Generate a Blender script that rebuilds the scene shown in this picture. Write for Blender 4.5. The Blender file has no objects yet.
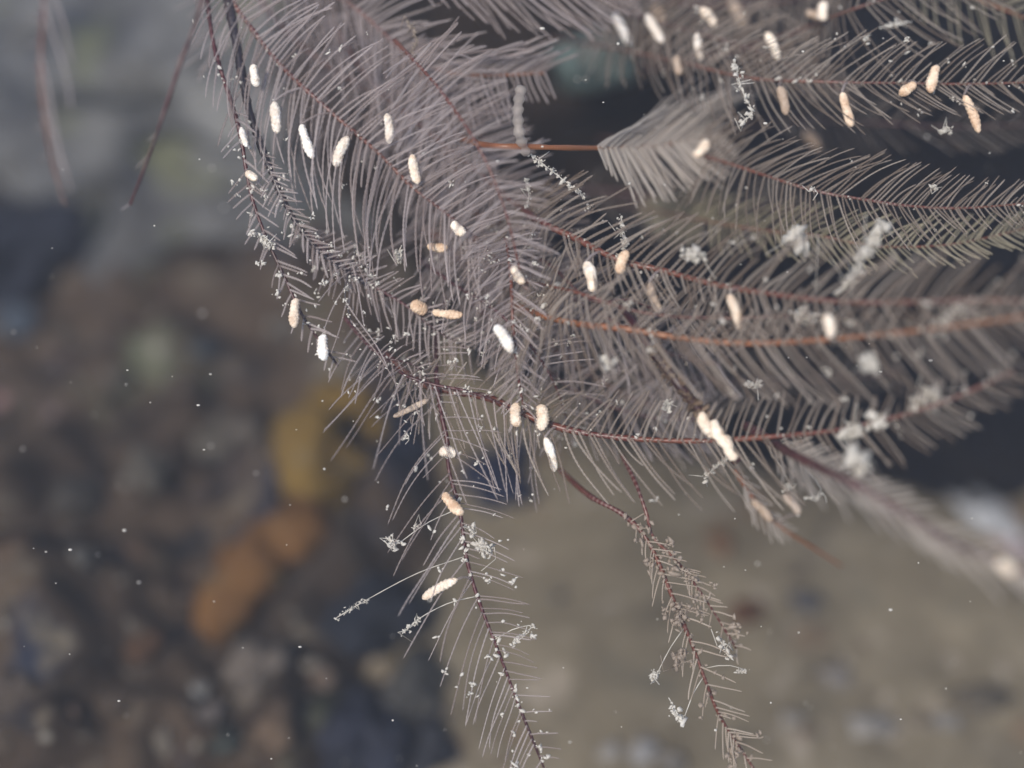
import bpy, bmesh, math, random
from mathutils import Vector, Matrix, noise
from mathutils.bvhtree import BVHTree
random.seed(11)
scene = bpy.context.scene
col = scene.collection
R_ = math.radians

# ------------------------------------------------------------------ camera, sky, sun, exposure
# one unit is one centimetre; the lens is focused 16 cm away, where the picture is 10.24 cm wide
scene.unit_settings.system = 'METRIC'
scene.unit_settings.scale_length = 0.01
PITCH = R_(50)
CAM = Vector((0, 0, 20.0))
VF = Vector((0, math.cos(PITCH), -math.sin(PITCH)))
VU = Vector((0, math.sin(PITCH), math.cos(PITCH)))
VR = Vector((1, 0, 0))
FD = 16.0
cam_d = bpy.data.cameras.new('camera')
cam = bpy.data.objects.new('camera', cam_d)
col.objects.link(cam)
cam.location = CAM
cam.rotation_euler = (math.pi / 2 - PITCH, 0, 0)
cam_d.sensor_width = 36
cam_d.lens = 36 * FD / 10.24
cam_d.clip_start = 0.1
cam_d.clip_end = 3000
cam_d.dof.use_dof = True
cam_d.dof.focus_distance = FD - 0.18
cam_d.dof.aperture_fstop = 0.05625 / 0.80
scene.camera = cam

world = bpy.data.worlds.new('World')
scene.world = world
world.use_nodes = True
wn = world.node_tree
bg = wn.nodes['Background']
sky = wn.nodes.new('ShaderNodeTexSky')
sky.sky_type = 'NISHITA'
sky.sun_disc = False
SUN_EL, SUN_AZ = R_(52), R_(-148)          # azimuth from +Y, clockwise
sky.sun_elevation = SUN_EL
sky.sun_rotation = SUN_AZ
wn.links.new(sky.outputs[0], bg.inputs[0])
bg.inputs[1].default_value = 0.11
sun_d = bpy.data.lights.new('sun', 'SUN')
sun = bpy.data.objects.new('sun', sun_d)
col.objects.link(sun)
to_sun = Vector((math.sin(SUN_AZ) * math.cos(SUN_EL), math.cos(SUN_AZ) * math.cos(SUN_EL), math.sin(SUN_EL)))
sun.rotation_euler = to_sun.to_track_quat('Z', 'Y').to_euler()
sun.location = to_sun * 60
sun_d.energy = 3.2
sun_d.angle = R_(10)
sun_d.color = (1.0, 0.93, 0.84)

scene.view_settings.view_transform = 'Standard'
scene.view_settings.look = 'None'
scene.view_settings.gamma = 1
scene.view_settings.use_curve_mapping = False
scene.view_settings.exposure = 0.5
scene.cycles.max_bounces = 5
scene.cycles.diffuse_bounces = 2
scene.cycles.transmission_bounces = 3
scene.cycles.volume_bounces = 0
scene.cycles.transparent_max_bounces = 20


# ------------------------------------------------------------------ helpers
def W(px, py, d):
    """point seen at pixel (px, py), d cm beyond the plane of focus"""
    k = (FD + d)
    return CAM + VF * k + VR * ((px - 512) / 100 * k / FD) + VU * ((384 - py) / 100 * k / FD)


def tag(o, label=None, cat=None, group=None, kind=None):
    if label: o['label'] = label
    if cat: o['category'] = cat
    if group: o['group'] = group
    if kind: o['kind'] = kind
    return o


def link(name, data, parent=None, loc=None):
    o = bpy.data.objects.new(name, data)
    col.objects.link(o)
    if parent is not None: o.parent = parent
    if loc is not None: o.location = loc
    return o


def mesh_from(name, verts, faces, mat=None, smooth=True):
    me = bpy.data.meshes.new(name)
    me.from_pydata([tuple(v) for v in verts], [], faces)
    if smooth:
        me.polygons.foreach_set('use_smooth', [True] * len(me.polygons))
    if mat: me.materials.append(mat)
    me.update()
    return me


def tube(pts, rads, seg=6, cap=True):
    """verts and faces of a tube along 3D pts"""
    V, F = [], []
    n = len(pts)
    ref = None
    for i, p in enumerate(pts):
        t = (pts[min(i + 1, n - 1)] - pts[max(i - 1, 0)])
        if t.length < 1e-9: t = Vector((0, 0, 1))
        t.normalize()
        if ref is None:
            ref = t.orthogonal().normalized()
        a = (ref - t * ref.dot(t))
        if a.length < 1e-6: a = t.orthogonal()
        a.normalize()
        ref = a
        b = t.cross(a)
        for k in range(seg):
            an = 2 * math.pi * k / seg
            V.append(p + (a * math.cos(an) + b * math.sin(an)) * rads[i])
        if i:
            o0, o1 = (i - 1) * seg, i * seg
            for k in range(seg):
                k2 = (k + 1) % seg
                F.append((o0 + k, o0 + k2, o1 + k2, o1 + k))
    if cap:
        V.append(pts[0]); c0 = len(V) - 1
        V.append(pts[-1]); c1 = len(V) - 1
        for k in range(seg):
            k2 = (k + 1) % seg
            F.append((c0, k2, k))
            F.append((c1, (n - 1) * seg + k, (n - 1) * seg + k2))
    return V, F


def catmull(P, step):
    """resample a list of Vectors at about `step` spacing along a Catmull-Rom curve"""
    out = []
    n = len(P)
    for i in range(n - 1):
        p0 = P[i - 1] if i else P[0] * 2 - P[1]
        p1, p2 = P[i], P[i + 1]
        p3 = P[i + 2] if i + 2 < n else P[n - 1] * 2 - P[n - 2]
        m = max(4, int((p2 - p1).length / step * 4))
        for k in range(m):
            t = k / m
            out.append(0.5 * ((2 * p1) + (p2 - p0) * t + (2 * p0 - 5 * p1 + 4 * p2 - p3) * t * t + (3 * p1 - p0 - 3 * p2 + p3) * t ** 3))
    out.append(P[-1].copy())
    # equal arc length
    L = [0]
    for i in range(1, len(out)): L.append(L[-1] + (out[i] - out[i - 1]).length)
    m = max(3, int(L[-1] / step))
    res, j = [], 0
    for k in range(m + 1):
        s = L[-1] * k / m
        while j < len(L) - 2 and L[j + 1] < s: j += 1
        f = (s - L[j]) / max(1e-9, L[j + 1] - L[j])
        res.append(out[j].lerp(out[j + 1], min(1, max(0, f))))
    return res


# ------------------------------------------------------------------ materials
def new_mat(name):
    m = bpy.data.materials.new(name)
    m.use_nodes = True
    nt = m.node_tree
    return m, nt, nt.nodes['Principled BSDF'], nt.nodes['Material Output']


def ramp(nt, stops):
    r = nt.nodes.new('ShaderNodeValToRGB')
    e = r.color_ramp.elements
    while len(e) < len(stops): e.new(0.5)
    for i, (p, c) in enumerate(stops):
        e[i].position = p
        e[i].color = (*c, 1)
    return r


def noise_node(nt, scale, detail=5, rough=0.6, vec=None):
    n = nt.nodes.new('ShaderNodeTexNoise')
    n.inputs['Scale'].default_value = scale
    n.inputs['Detail'].default_value = detail
    n.inputs['Roughness'].default_value = rough
    if vec is not None: nt.links.new(vec, n.inputs['Vector'])
    return n


def mix_rgb(nt, a, b, fac, mode='MIX'):
    m = nt.nodes.new('ShaderNodeMix')
    m.data_type = 'RGBA'
    m.blend_type = mode
    for s, v in ((m.inputs[6], a), (m.inputs[7], b), (m.inputs[0], fac)):
        if hasattr(v, 'node'): nt.links.new(v, s)
        elif isinstance(v, (int, float)): s.default_value = v
        else: s.default_value = (*v, 1)
    return m.outputs[2]


def rock_mat(name, cols, scale, spots=None, bump=0.5, rough=0.8, spec=0.2):
    m, nt, bs, out = new_mat(name)
    geo = nt.nodes.new('ShaderNodeNewGeometry')
    n1 = noise_node(nt, scale, 6, 0.62, geo.outputs['Position'])
    k = len(cols)
    r = ramp(nt, [(0.30 + 0.42 * i / max(1, k - 1), c) for i, c in enumerate(cols)])
    nt.links.new(n1.outputs[0], r.inputs[0])
    c = r.outputs[0]
    if spots:
        for sc, lo, hi, sc_col in spots:
            n2 = noise_node(nt, sc, 3, 0.5, geo.outputs['Position'])
            r2 = ramp(nt, [(lo, (0, 0, 0)), (hi, (1, 1, 1))])
            nt.links.new(n2.outputs[0], r2.inputs[0])
            c = mix_rgb(nt, c, sc_col, r2.outputs[0])
    nt.links.new(c, bs.inputs['Base Color'])
    bs.inputs['Roughness'].default_value = rough
    bs.inputs['Specular IOR Level'].default_value = spec
    b = nt.nodes.new('ShaderNodeBump')
    b.inputs['Strength'].default_value = bump
    b.inputs['Distance'].default_value = 0.1
    n3 = noise_node(nt, scale * 6, 6, 0.6, geo.outputs['Position'])
    nt.links.new(n3.outputs[0], b.inputs['Height'])
    nt.links.new(b.outputs[0], bs.inputs['Normal'])
    return m


M_SAND = rock_mat('silty_sand', [(0.092, 0.076, 0.051), (0.134, 0.112, 0.076), (0.182, 0.154, 0.108)], 0.8,
                  [(0.7, 0.60, 0.72, (0.28, 0.24, 0.19)), (0.9, 0.62, 0.74, (0.17, 0.085, 0.04)), (0.5, 0.60, 0.75, (0.07, 0.066, 0.05)), (2.2, 0.62, 0.70, (0.22, 0.19, 0.15)), (1.8, 0.60, 0.70, (0.075, 0.062, 0.044))], 0.4)
M_SHELF = rock_mat('mottled_rock', [(0.009, 0.0065, 0.005), (0.030, 0.020, 0.0135), (0.055, 0.038, 0.025), (0.085, 0.066, 0.046)], 0.42,
                   [(0.45, 0.56, 0.66, (0.010, 0.014, 0.028)), (0.9, 0.62, 0.72, (0.10, 0.084, 0.062)), (1.6, 0.60, 0.70, (0.085, 0.070, 0.052)), (1.3, 0.60, 0.68, (0.012, 0.011, 0.012)), (0.6, 0.60, 0.72, (0.075, 0.08, 0.05)), (0.8, 0.65, 0.76, (0.09, 0.04, 0.018)), (2.6, 0.66, 0.72, (0.16, 0.145, 0.12))], 0.7)
M_BOULDER = rock_mat('shade_black_rock', [(0.002, 0.0025, 0.004), (0.005, 0.005, 0.007), (0.012, 0.009, 0.007)], 0.5,
                     [(0.9, 0.66, 0.78, (0.025, 0.02, 0.014))], 0.6, 0.9, 0.05)  # near-black colour carries the deep shade of the upper right


def stone_mat(name, c, var=0.5):
    return rock_mat(name, [tuple(x * (1 - var) for x in c), c, tuple(min(0.8, x * (1 + var)) for x in c)], 1.8,
                    [(2.4, 0.58, 0.68, tuple(x * 0.35 for x in c)), (3.0, 0.62, 0.70, tuple(min(0.7, x * 1.5 + 0.01) for x in c))], 0.5)


# pale flesh of the side branchlets: half lets light through
def flesh_mat(name, c, c2, trans=0.45, rough=0.35, clear=0.0):
    m, nt, bs, out = new_mat(name)
    oi = nt.nodes.new('ShaderNodeObjectInfo')
    cc = mix_rgb(nt, c, c2, oi.outputs['Random'])
    bs.inputs['Roughness'].default_value = rough
    bs.inputs['Specular IOR Level'].default_value = 0.45
    nt.links.new(cc, bs.inputs['Base Color'])
    tr = nt.nodes.new('ShaderNodeBsdfTranslucent')
    nt.links.new(cc, tr.inputs[0])
    mx = nt.nodes.new('ShaderNodeMixShader')
    mx.inputs[0].default_value = trans
    nt.links.new(bs.outputs[0], mx.inputs[1])
    nt.links.new(tr.outputs[0], mx.inputs[2])
    last = mx
    if clear:
        tp = nt.nodes.new('ShaderNodeBsdfTransparent')
        last = nt.nodes.new('ShaderNodeMixShader')
        last.inputs[0].default_value = clear
        nt.links.new(mx.outputs[0], last.inputs[1])
        nt.links.new(tp.outputs[0], last.inputs[2])
    nt.links.new(last.outputs[0], out.inputs[0])
    return m


M_PIN = {
    'lilac': flesh_mat('lilac_grey_flesh', (0.38, 0.31, 0.29), (0.62, 0.55, 0.54), clear=0.58),
    'brown': flesh_mat('brown_grey_flesh', (0.25, 0.19, 0.15), (0.54, 0.47, 0.41), clear=0.56),
    'olive': flesh_mat('olive_grey_flesh', (0.40, 0.36, 0.25), (0.52, 0.47, 0.36), clear=0.35),
    'pale': flesh_mat('pale_flesh', (0.56, 0.50, 0.45), (0.68, 0.62, 0.56), clear=0.5),
    'tan': flesh_mat('tan_flesh', (0.46, 0.38, 0.31), (0.60, 0.52, 0.44), clear=0.30),
}


def stem_mat(name, red, pale, amount, tint):
    """jointed stem: dark red at every joint, paler skin between"""
    m, nt, bs, out = new_mat(name)
    at = nt.nodes.new('ShaderNodeAttribute')
    at.attribute_name = 'along'
    w = nt.nodes.new('ShaderNodeMath'); w.operation = 'FRACT'
    nt.links.new(at.outputs['Fac'], w.inputs[0])
    r = ramp(nt, [(0.0, red), (0.42, red), (0.60, pale), (0.85, pale), (1.0, red)])
    nt.links.new(w.outputs[0], r.inputs[0])
    geo = nt.nodes.new('ShaderNodeNewGeometry')
    n = noise_node(nt, 3.0, 4, 0.6, geo.outputs['Position'])
    r2 = ramp(nt, [(0.35, (0, 0, 0)), (0.65, (1, 1, 1))])
    nt.links.new(n.outputs[0], r2.inputs[0])
    ml = nt.nodes.new('ShaderNodeMath'); ml.operation = 'MULTIPLY'
    nt.links.new(r2.outputs[0], ml.inputs[0]); ml.inputs[1].default_value = amount
    c = mix_rgb(nt, red, r.outputs[0], ml.outputs[0])
    nb = noise_node(nt, 0.9, 3, 0.6, geo.outputs['Position'])
    rb = ramp(nt, [(0.40, (0, 0, 0)), (0.60, (1, 1, 1))])
    nt.links.new(nb.outputs[0], rb.inputs[0])
    c = mix_rgb(nt, c, mix_rgb(nt, c, tint, 0.75), rb.outputs[0])
    nt.links.new(c, bs.inputs['Base Color'])
    bs.inputs['Roughness'].default_value = 0.4
    return m


M_STEM = {
    'red': stem_mat('red_brown_stem', (0.075, 0.014, 0.011), (0.24, 0.17, 0.15), 0.95, (0.13, 0.038, 0.018)),
    'dark': stem_mat('dark_maroon_stem', (0.060, 0.011, 0.014), (0.17, 0.10, 0.095), 0.8, (0.025, 0.010, 0.010)),
    'orange': stem_mat('orange_brown_stem', (0.19, 0.058, 0.022), (0.30, 0.17, 0.10), 0.7, (0.22, 0.085, 0.03)),
    'navy': stem_mat('blackish_stem', (0.018, 0.014, 0.020), (0.06, 0.045, 0.045), 0.5, (0.05, 0.035, 0.030)),
}


def capsule_mat(name, c, c2):
    m, nt, bs, out = new_mat(name)
    geo = nt.nodes.new('ShaderNodeNewGeometry')
    n = noise_node(nt, 11, 4, 0.65, geo.outputs['Position'])
    rc = ramp(nt, [(0.38, (0, 0, 0)), (0.64, (1, 1, 1))])
    nt.links.new(n.outputs[0], rc.inputs[0])
    cc = mix_rgb(nt, c, c2, rc.outputs[0])
    nt.links.new(cc, bs.inputs['Base Color'])
    bs.inputs['Roughness'].default_value = 0.35
    bs.inputs['Subsurface Weight'].default_value = 0.3
    bp = nt.nodes.new('ShaderNodeBump')
    bp.inputs['Strength'].default_value = 0.8
    bp.inputs['Distance'].default_value = 0.03
    oi = nt.nodes.new('ShaderNodeObjectInfo')
    cj = ramp(nt, [(0.0, (1, 1, 1)), (0.5, (0.97, 0.94, 0.90)), (1.0, (0.85, 0.79, 0.73))])
    nt.links.new(oi.outputs['Random'], cj.inputs[0])
    nt.links.new(mix_rgb(nt, cc, cj.outputs[0], 1.0, 'MULTIPLY'), bs.inputs['Base Color'])
    nb = noise_node(nt, 30, 3, 0.6, geo.outputs['Position'])
    nt.links.new(nb.outputs[0], bp.inputs['Height'])
    nt.links.new(bp.outputs[0], bs.inputs['Normal'])
    bs.inputs['Subsurface Radius'].default_value = (0.05, 0.04, 0.03)
    return m


M_CAP = {
    'white': capsule_mat('white_capsule', (0.88, 0.87, 0.84), (0.70, 0.63, 0.55)),
    'cream': capsule_mat('cream_capsule', (0.88, 0.81, 0.71), (0.66, 0.53, 0.41)),
    'peach': capsule_mat('peach_capsule', (0.80, 0.65, 0.50), (0.56, 0.38, 0.25)),
    'dull': capsule_mat('dull_capsule', (0.46, 0.38, 0.31), (0.36, 0.27, 0.20)),
}
M_FLUFF = flesh_mat('white_fluff', (0.70, 0.66, 0.59), (0.84, 0.81, 0.75), 0.4, 0.6, 0.15)
M_CRUST = rock_mat('brown_crust', [(0.05, 0.03, 0.02), (0.16, 0.11, 0.075), (0.30, 0.23, 0.17)], 6.0, None, 0.6)

# ------------------------------------------------------------------ ground
def fbm(p, o=4):
    return noise.fractal(Vector(p), 1.0, 2.0, o)


def sand_h(x, y):
    return 0.35 * fbm((x * 0.18, y * 0.18, 3.1), 3) + 0.07 * fbm((x * 1.1, y * 1.1, 9.0), 4)


def axis(lo, hi, step, far):
    a = [lo + step * i for i in range(int((hi - lo) / step) + 1)]
    s, x = step, lo
    pre = []
    while x > -far:
        s *= 1.5; x -= s; pre.append(x)
    s, x = step, a[-1]
    post = []
    while x < far:
        s *= 1.5; x += s; post.append(x)
    return pre[::-1] + a + post


def grid_mesh(name, X, Y, hf, mat):
    V = [Vector((x, y, hf(x, y))) for y in Y for x in X]
    nx = len(X)
    F = [(j * nx + i, j * nx + i + 1, (j + 1) * nx + i + 1, (j + 1) * nx + i) for j in range(len(Y) - 1) for i in range(nx - 1)]
    return mesh_from(name, V, F, mat), V, F


sand_me, sv, sf = grid_mesh('seabed', axis(-14, 14, 0.16, 1500), axis(6, 34, 0.16, 1500), sand_h, M_SAND)
seabed = tag(link('seabed', sand_me), kind='structure')


def smooth(a, b, x):
    t = min(1, max(0, (x - a) / (b - a)))
    return t * t * (3 - 2 * t)


def shelf_h(x, y):
    # a low uneven rock shelf left of the sand; its edge runs obliquely
    edge = -1.3 + 0.16 * (y - 12) + 1.1 * fbm((x * 0.25, y * 0.25, 5.0), 3)
    m = smooth(edge + 0.6, edge - 1.6, x)
    h = 1.0 + 1.2 * fbm((x * 0.22, y * 0.22, 1.0), 3) + 0.75 * fbm((x * 0.75, y * 0.75, 7.0), 4) + 0.25 * abs(fbm((x * 2.2, y * 2.2, 2.0), 3))
    return -0.9 + m * (h + 1.1)


shelf_me, hv, hf = grid_mesh('rock_shelf', axis(-20, 4, 0.14, 90)[:-8], axis(6, 34, 0.16, 60), shelf_h, M_SHELF)
shelf = tag(link('rock_shelf', shelf_me), kind='structure')
bv_sand = BVHTree.FromPolygons(sv, sf)
bv_shelf = BVHTree.FromPolygons(hv, hf)


def floor_at(px, py):
    d = (W(px, py, 0) - CAM).normalized()
    a = bv_sand.ray_cast(CAM, d)[0]
    b = bv_shelf.ray_cast(CAM, d)[0]
    c = [p for p in (a, b) if p is not None]
    return min(c, key=lambda p: (p - CAM).length)


def floor_z(x, y):
    return max(sand_h(x, y), shelf_h(x, y))


# ------------------------------------------------------------------ rocks and stones
def blob_mesh(name, rx, ry, rz, sub, rough, seed, mat, freq=1.0):
    bm = bmesh.new()
    bmesh.ops.create_icosphere(bm, subdivisions=sub, radius=1)
    for v in bm.verts:
        n = v.co.normalized()
        k = 1 + rough * fbm(n * 1.1 * freq + Vector((seed * 3.7, seed, 0)), 3) + 0.35 * rough * fbm(n * 3.5 * freq + Vector((seed, 0, seed * 2.1)), 4)
        v.co = Vector((n.x * rx * k, n.y * ry * k, n.z * rz * k))
    me = bpy.data.meshes.new(name)
    bm.to_mesh(me); bm.free()
    me.polygons.foreach_set('use_smooth', [True] * len(me.polygons))
    me.materials.append(mat)
    return me


boulder = link('boulder', blob_mesh('boulder', 6.8, 4.8, 5.6, 6, 0.30, 4.2, M_BOULDER), None, W(930, 215, 11.0))
tag(boulder, 'big boulder coloured blackish for deep shade, filling the upper right behind the feathery fronds', 'boulder')
boulder2 = link('boulder', blob_mesh('boulder', 4.0, 3.6, 3.4, 6, 0.30, 7.7, rock_mat('brown_rock', [(0.006, 0.005, 0.004), (0.016, 0.011, 0.008), (0.032, 0.022, 0.015)], 0.8, None, 0.6, 0.9, 0.05)), None, W(560, 120, 10.5))
tag(boulder2, 'smaller dark boulder behind the densest middle of the fronds', 'boulder')
back = link('boulder', blob_mesh('boulder', 7.4, 5.4, 3.4, 6, 0.42, 2.2, rock_mat('veil_grey_rock', [(0.030, 0.030, 0.032), (0.105, 0.106, 0.106), (0.20, 0.198, 0.19)], 0.7, [(0.45, 0.54, 0.66, (0.03, 0.034, 0.042)), (0.8, 0.57, 0.67, (0.10, 0.105, 0.065)), (1.3, 0.58, 0.68, (0.06, 0.058, 0.052))], 0.5)), None, floor_at(150, 150) + Vector((0.2, 2.5, 0.1)))  # paler bluish grey stands in for the milky water veil over this corner
tag(back, 'boulder coloured pale grey for the water veil, out of focus in the top left corner', 'boulder')

STONES = [
    # px, py, radius px, aspect, turn, colour, label
    (18, 70, 52, 1.2, 20, (0.30, 0.28, 0.25), 'pale beige stone at the left edge near the top corner'),
    (8, 250, 62, 1.0, 10, (0.010, 0.012, 0.020), 'navy black stone at the left edge above the bluish pebble'),
    (14, 322, 20, 1.1, 0, (0.12, 0.15, 0.19), 'blue grey pebble at the left edge'),
    (2, 402, 9, 1.3, 50, (0.50, 0.30, 0.28), 'pinkish white chip cut by the left edge'),
    (52, 412, 11, 1.2, 0, (0.26, 0.19, 0.17), 'small dusty pink pebble near the left edge'),
    (150, 225, 34, 1.3, 35, (0.11, 0.115, 0.085), 'greenish grey stone under the leftmost thin red stems'),
    (85, 215, 22, 1.2, 80, (0.13, 0.13, 0.105), 'grey green pebble beside the navy black stone'),
    (205, 350, 15, 1.6, 10, (0.10, 0.12, 0.14), 'small slate coloured pebble left of the hanging white capsules'),
    (118, 380, 12, 1.2, 0, (0.18, 0.16, 0.13), 'small tan pebble below the dark blue hollow'),
    (150, 470, 22, 1.2, 120, (0.17, 0.15, 0.12), 'taupe pebble between the dusty pink pebble and amber sponge'),
    (210, 440, 24, 1.5, 30, (0.21, 0.185, 0.15), 'pale taupe stone left of the amber sponge lobe'),
    (245, 430, 14, 1.3, 0, (0.20, 0.17, 0.14), 'small taupe pebble touching the pale stone left of the sponge'),
    (75, 500, 26, 1.3, 15, (0.09, 0.08, 0.07), 'dull grey brown stone on the left rock shelf'),
    (80, 560, 11, 1.1, 0, (0.20, 0.19, 0.17), 'small light grey pebble on the brown part of the shelf'),
    (258, 672, 30, 1.3, 60, (0.24, 0.20, 0.165), 'largest pinkish taupe stone below the orange sponge lobe'),
    (276, 728, 22, 1.5, 80, (0.24, 0.165, 0.11), 'tan orange stone at the bottom edge beside dark rocks'),
    (322, 678, 12, 1.1, 0, (0.34, 0.25, 0.19), 'round buff pebble against the navy rock'),
    (200, 691, 8, 1.0, 0, (0.50, 0.50, 0.48), 'tiny whitish pebble left of the pinkish taupe stone'),
    (206, 716, 15, 1.5, 40, (0.24, 0.205, 0.185), 'mauve grey pebble below the tiny whitish pebble'),
    (224, 742, 17, 1.0, 0, (0.11, 0.125, 0.11), 'round grey green pebble at the bottom edge'),
    (163, 742, 13, 1.9, 100, (0.30, 0.26, 0.21), 'upright cream chip at the bottom edge left of the green pebble'),
    (145, 648, 14, 1.3, 30, (0.16, 0.085, 0.045), 'rusty brown pebble left of the orange sponge lobe'),
    (118, 702, 14, 1.5, 0, (0.15, 0.11, 0.08), 'brown pebble low on the left shelf'),
    (20, 695, 24, 1.2, 20, (0.15, 0.115, 0.09), 'brown stone at the bottom left edge'),
    (8, 740, 15, 1.5, 60, (0.19, 0.14, 0.10), 'tan chip in the bottom left corner'),
    (368, 618, 44, 1.3, 30, (0.010, 0.012, 0.018), 'navy black rock below the cream capsule on the left'),
    (350, 735, 46, 1.1, 0, (0.014, 0.016, 0.026), 'navy black rock at the bottom edge beside the tan orange stone'),
    (412, 690, 34, 1.5, 80, (0.035, 0.034, 0.032), 'charcoal rock left of the longest hanging frond'),
    (428, 748, 26, 1.2, 80, (0.016, 0.017, 0.022), 'blackish rock at the bottom edge under the longest hanging frond'),
    (500, 478, 34, 1.1, 0, (0.010, 0.016, 0.045), 'dark blue stone showing through branchlets below the paired capsules'),
    (985, 518, 25, 2.0, -40, (0.50, 0.50, 0.50), 'large white pebble at the right edge beside the drooping frond'),
    (1012, 548, 16, 1.4, -30, (0.46, 0.38, 0.38), 'pinkish pebble at the right edge under the large white pebble'),
    (872, 727, 16, 2.2, 5, (0.46, 0.43, 0.39), 'long whitish chip on the sand near the bottom right'),
    (946, 722, 12, 1.5, 0, (0.40, 0.37, 0.33), 'whitish chip on the sand right of the longer one'),
    (978, 700, 20, 2.4, 10, (0.17, 0.145, 0.11), 'dark sliver of stone on the sand near the lower right edge'),
    (836, 676, 13, 1.3, 0, (0.30, 0.27, 0.24), 'small pale grey pebble on the sand right of the tan frond'),
    (792, 719, 10, 1.2, 0, (0.36, 0.33, 0.29), 'tiny pale pebble on the sand near the tan frond tip'),
    (745, 613, 14, 1.2, 20, (0.20, 0.095, 0.05), 'rust red pebble on the sand right of the tan frond'),
    (722, 546, 11, 1.2, 0, (0.20, 0.11, 0.06), 'small rust pebble on the sand above the larger rust one'),
    (612, 752, 11, 1.2, 0, (0.46, 0.43, 0.39), 'leftmost whitish pebble of the row at the bottom centre'),
    (644, 752, 13, 1.3, 40, (0.42, 0.41, 0.40), 'middle greyish white pebble of the row at the bottom centre'),
    (672, 764, 13, 1.2, 0, (0.34, 0.31, 0.27), 'rightmost pebble of the row at the bottom centre'),
    (806, 602, 14, 1.2, 0, (0.20, 0.19, 0.19), 'mauve grey pebble in the middle of the sand'),
    (930, 470, 20, 1.3, 0, (0.06, 0.065, 0.04), 'dark olive stone in the shadow of the big boulder'),
]
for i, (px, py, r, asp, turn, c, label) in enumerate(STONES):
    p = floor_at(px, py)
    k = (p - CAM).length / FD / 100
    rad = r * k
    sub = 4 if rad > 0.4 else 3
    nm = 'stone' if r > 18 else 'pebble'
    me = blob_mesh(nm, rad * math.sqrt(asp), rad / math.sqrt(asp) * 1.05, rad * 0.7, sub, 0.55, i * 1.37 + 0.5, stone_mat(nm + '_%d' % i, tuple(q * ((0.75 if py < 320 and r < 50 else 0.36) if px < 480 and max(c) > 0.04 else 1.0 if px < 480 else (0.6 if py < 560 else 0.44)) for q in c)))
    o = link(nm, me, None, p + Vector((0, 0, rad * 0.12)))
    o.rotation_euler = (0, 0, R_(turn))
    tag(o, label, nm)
# bluish stone lodged on the boulder, seen through a gap in the fronds
o = link('stone', blob_mesh('stone', 0.50, 0.45, 0.42, 4, 0.45, 31.0, stone_mat('teal_stone', (0.085, 0.115, 0.105))), None, W(592, 62, 5.6))
tag(o, 'teal grey stone seen through a gap among the upper fronds', 'stone')

# gravel strewn on sand and rock: too many and too small to count
gv, gf = [], []
ico = bmesh.new(); bmesh.ops.create_icosphere(ico, subdivisions=1, radius=1)
iv = [v.co.copy() for v in ico.verts]; ifc = [[v.index for v in f.verts] for f in ico.faces]; ico.free()
for i in range(900):
    x, y = random.uniform(-11, 9), random.uniform(8, 30)
    r = random.choice((0.04, 0.05, 0.06, 0.07, 0.08, 0.10)) * random.uniform(0.7, 1.3)
    if x > 0 and random.random() < 0.55: continue
    z = floor_z(x, y) + r * 0.2
    b = len(gv)
    ax, ay = random.uniform(0.8, 1.5), random.uniform(0.7, 1.1)
    for v in iv:
        k = random.uniform(0.8, 1.15)
        gv.append(Vector((x + v.x * r * ax * k, y + v.y * r * ay * k, z + v.z * r * 0.7 * k)))
    gf += [[b + q for q in f] for f in ifc]
mg, nt, bs, out = new_mat('gravel')
geo = nt.nodes.new('ShaderNodeNewGeometry')
rr = ramp(nt, [(0.0, (0.02, 0.02, 0.022)), (0.3, (0.07, 0.055, 0.042)), (0.55, (0.09, 0.07, 0.052)), (0.75, (0.08, 0.042, 0.026)), (0.92, (0.10, 0.088, 0.07)), (1.0, (0.15, 0.135, 0.115))])
nt.links.new(geo.outputs['Random Per Island'], rr.inputs[0])
nt.links.new(rr.outputs[0], bs.inputs['Base Color'])
bs.inputs['Roughness'].default_value = 0.8
tag(link('gravel', mesh_from('gravel', gv, gf, mg)), 'fine mixed gravel and shell grit strewn over the pool floor', 'gravel', kind='stuff')


# ------------------------------------------------------------------ the sponge
def sponge_mat(name, c1, c2):
    m = rock_mat(name, [c1, tuple((a + b) / 2 for a, b in zip(c1, c2)), c2], 1.3, [(1.1, 0.56, 0.70, tuple(x * 0.45 for x in c1)), (1.7, 0.60, 0.70, (0.10, 0.075, 0.04))], 0.7, 0.7)
    return m


sp_root = link('sponge', None, None, floor_at(285, 520))
tag(sp_root, 'lumpy orange and amber sponge on the dark rock at lower left', 'sponge')
M_AMB = sponge_mat('amber_sponge', (0.10, 0.060, 0.013), (0.16, 0.10, 0.022))
M_ORA = sponge_mat('orange_sponge', (0.075, 0.034, 0.010), (0.13, 0.062, 0.016))
M_HOLE_SHADE = sponge_mat('hollow_shade', (0.04, 0.026, 0.010), (0.075, 0.048, 0.018))  # darker colour painted in for the shade inside the hollows


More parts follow.
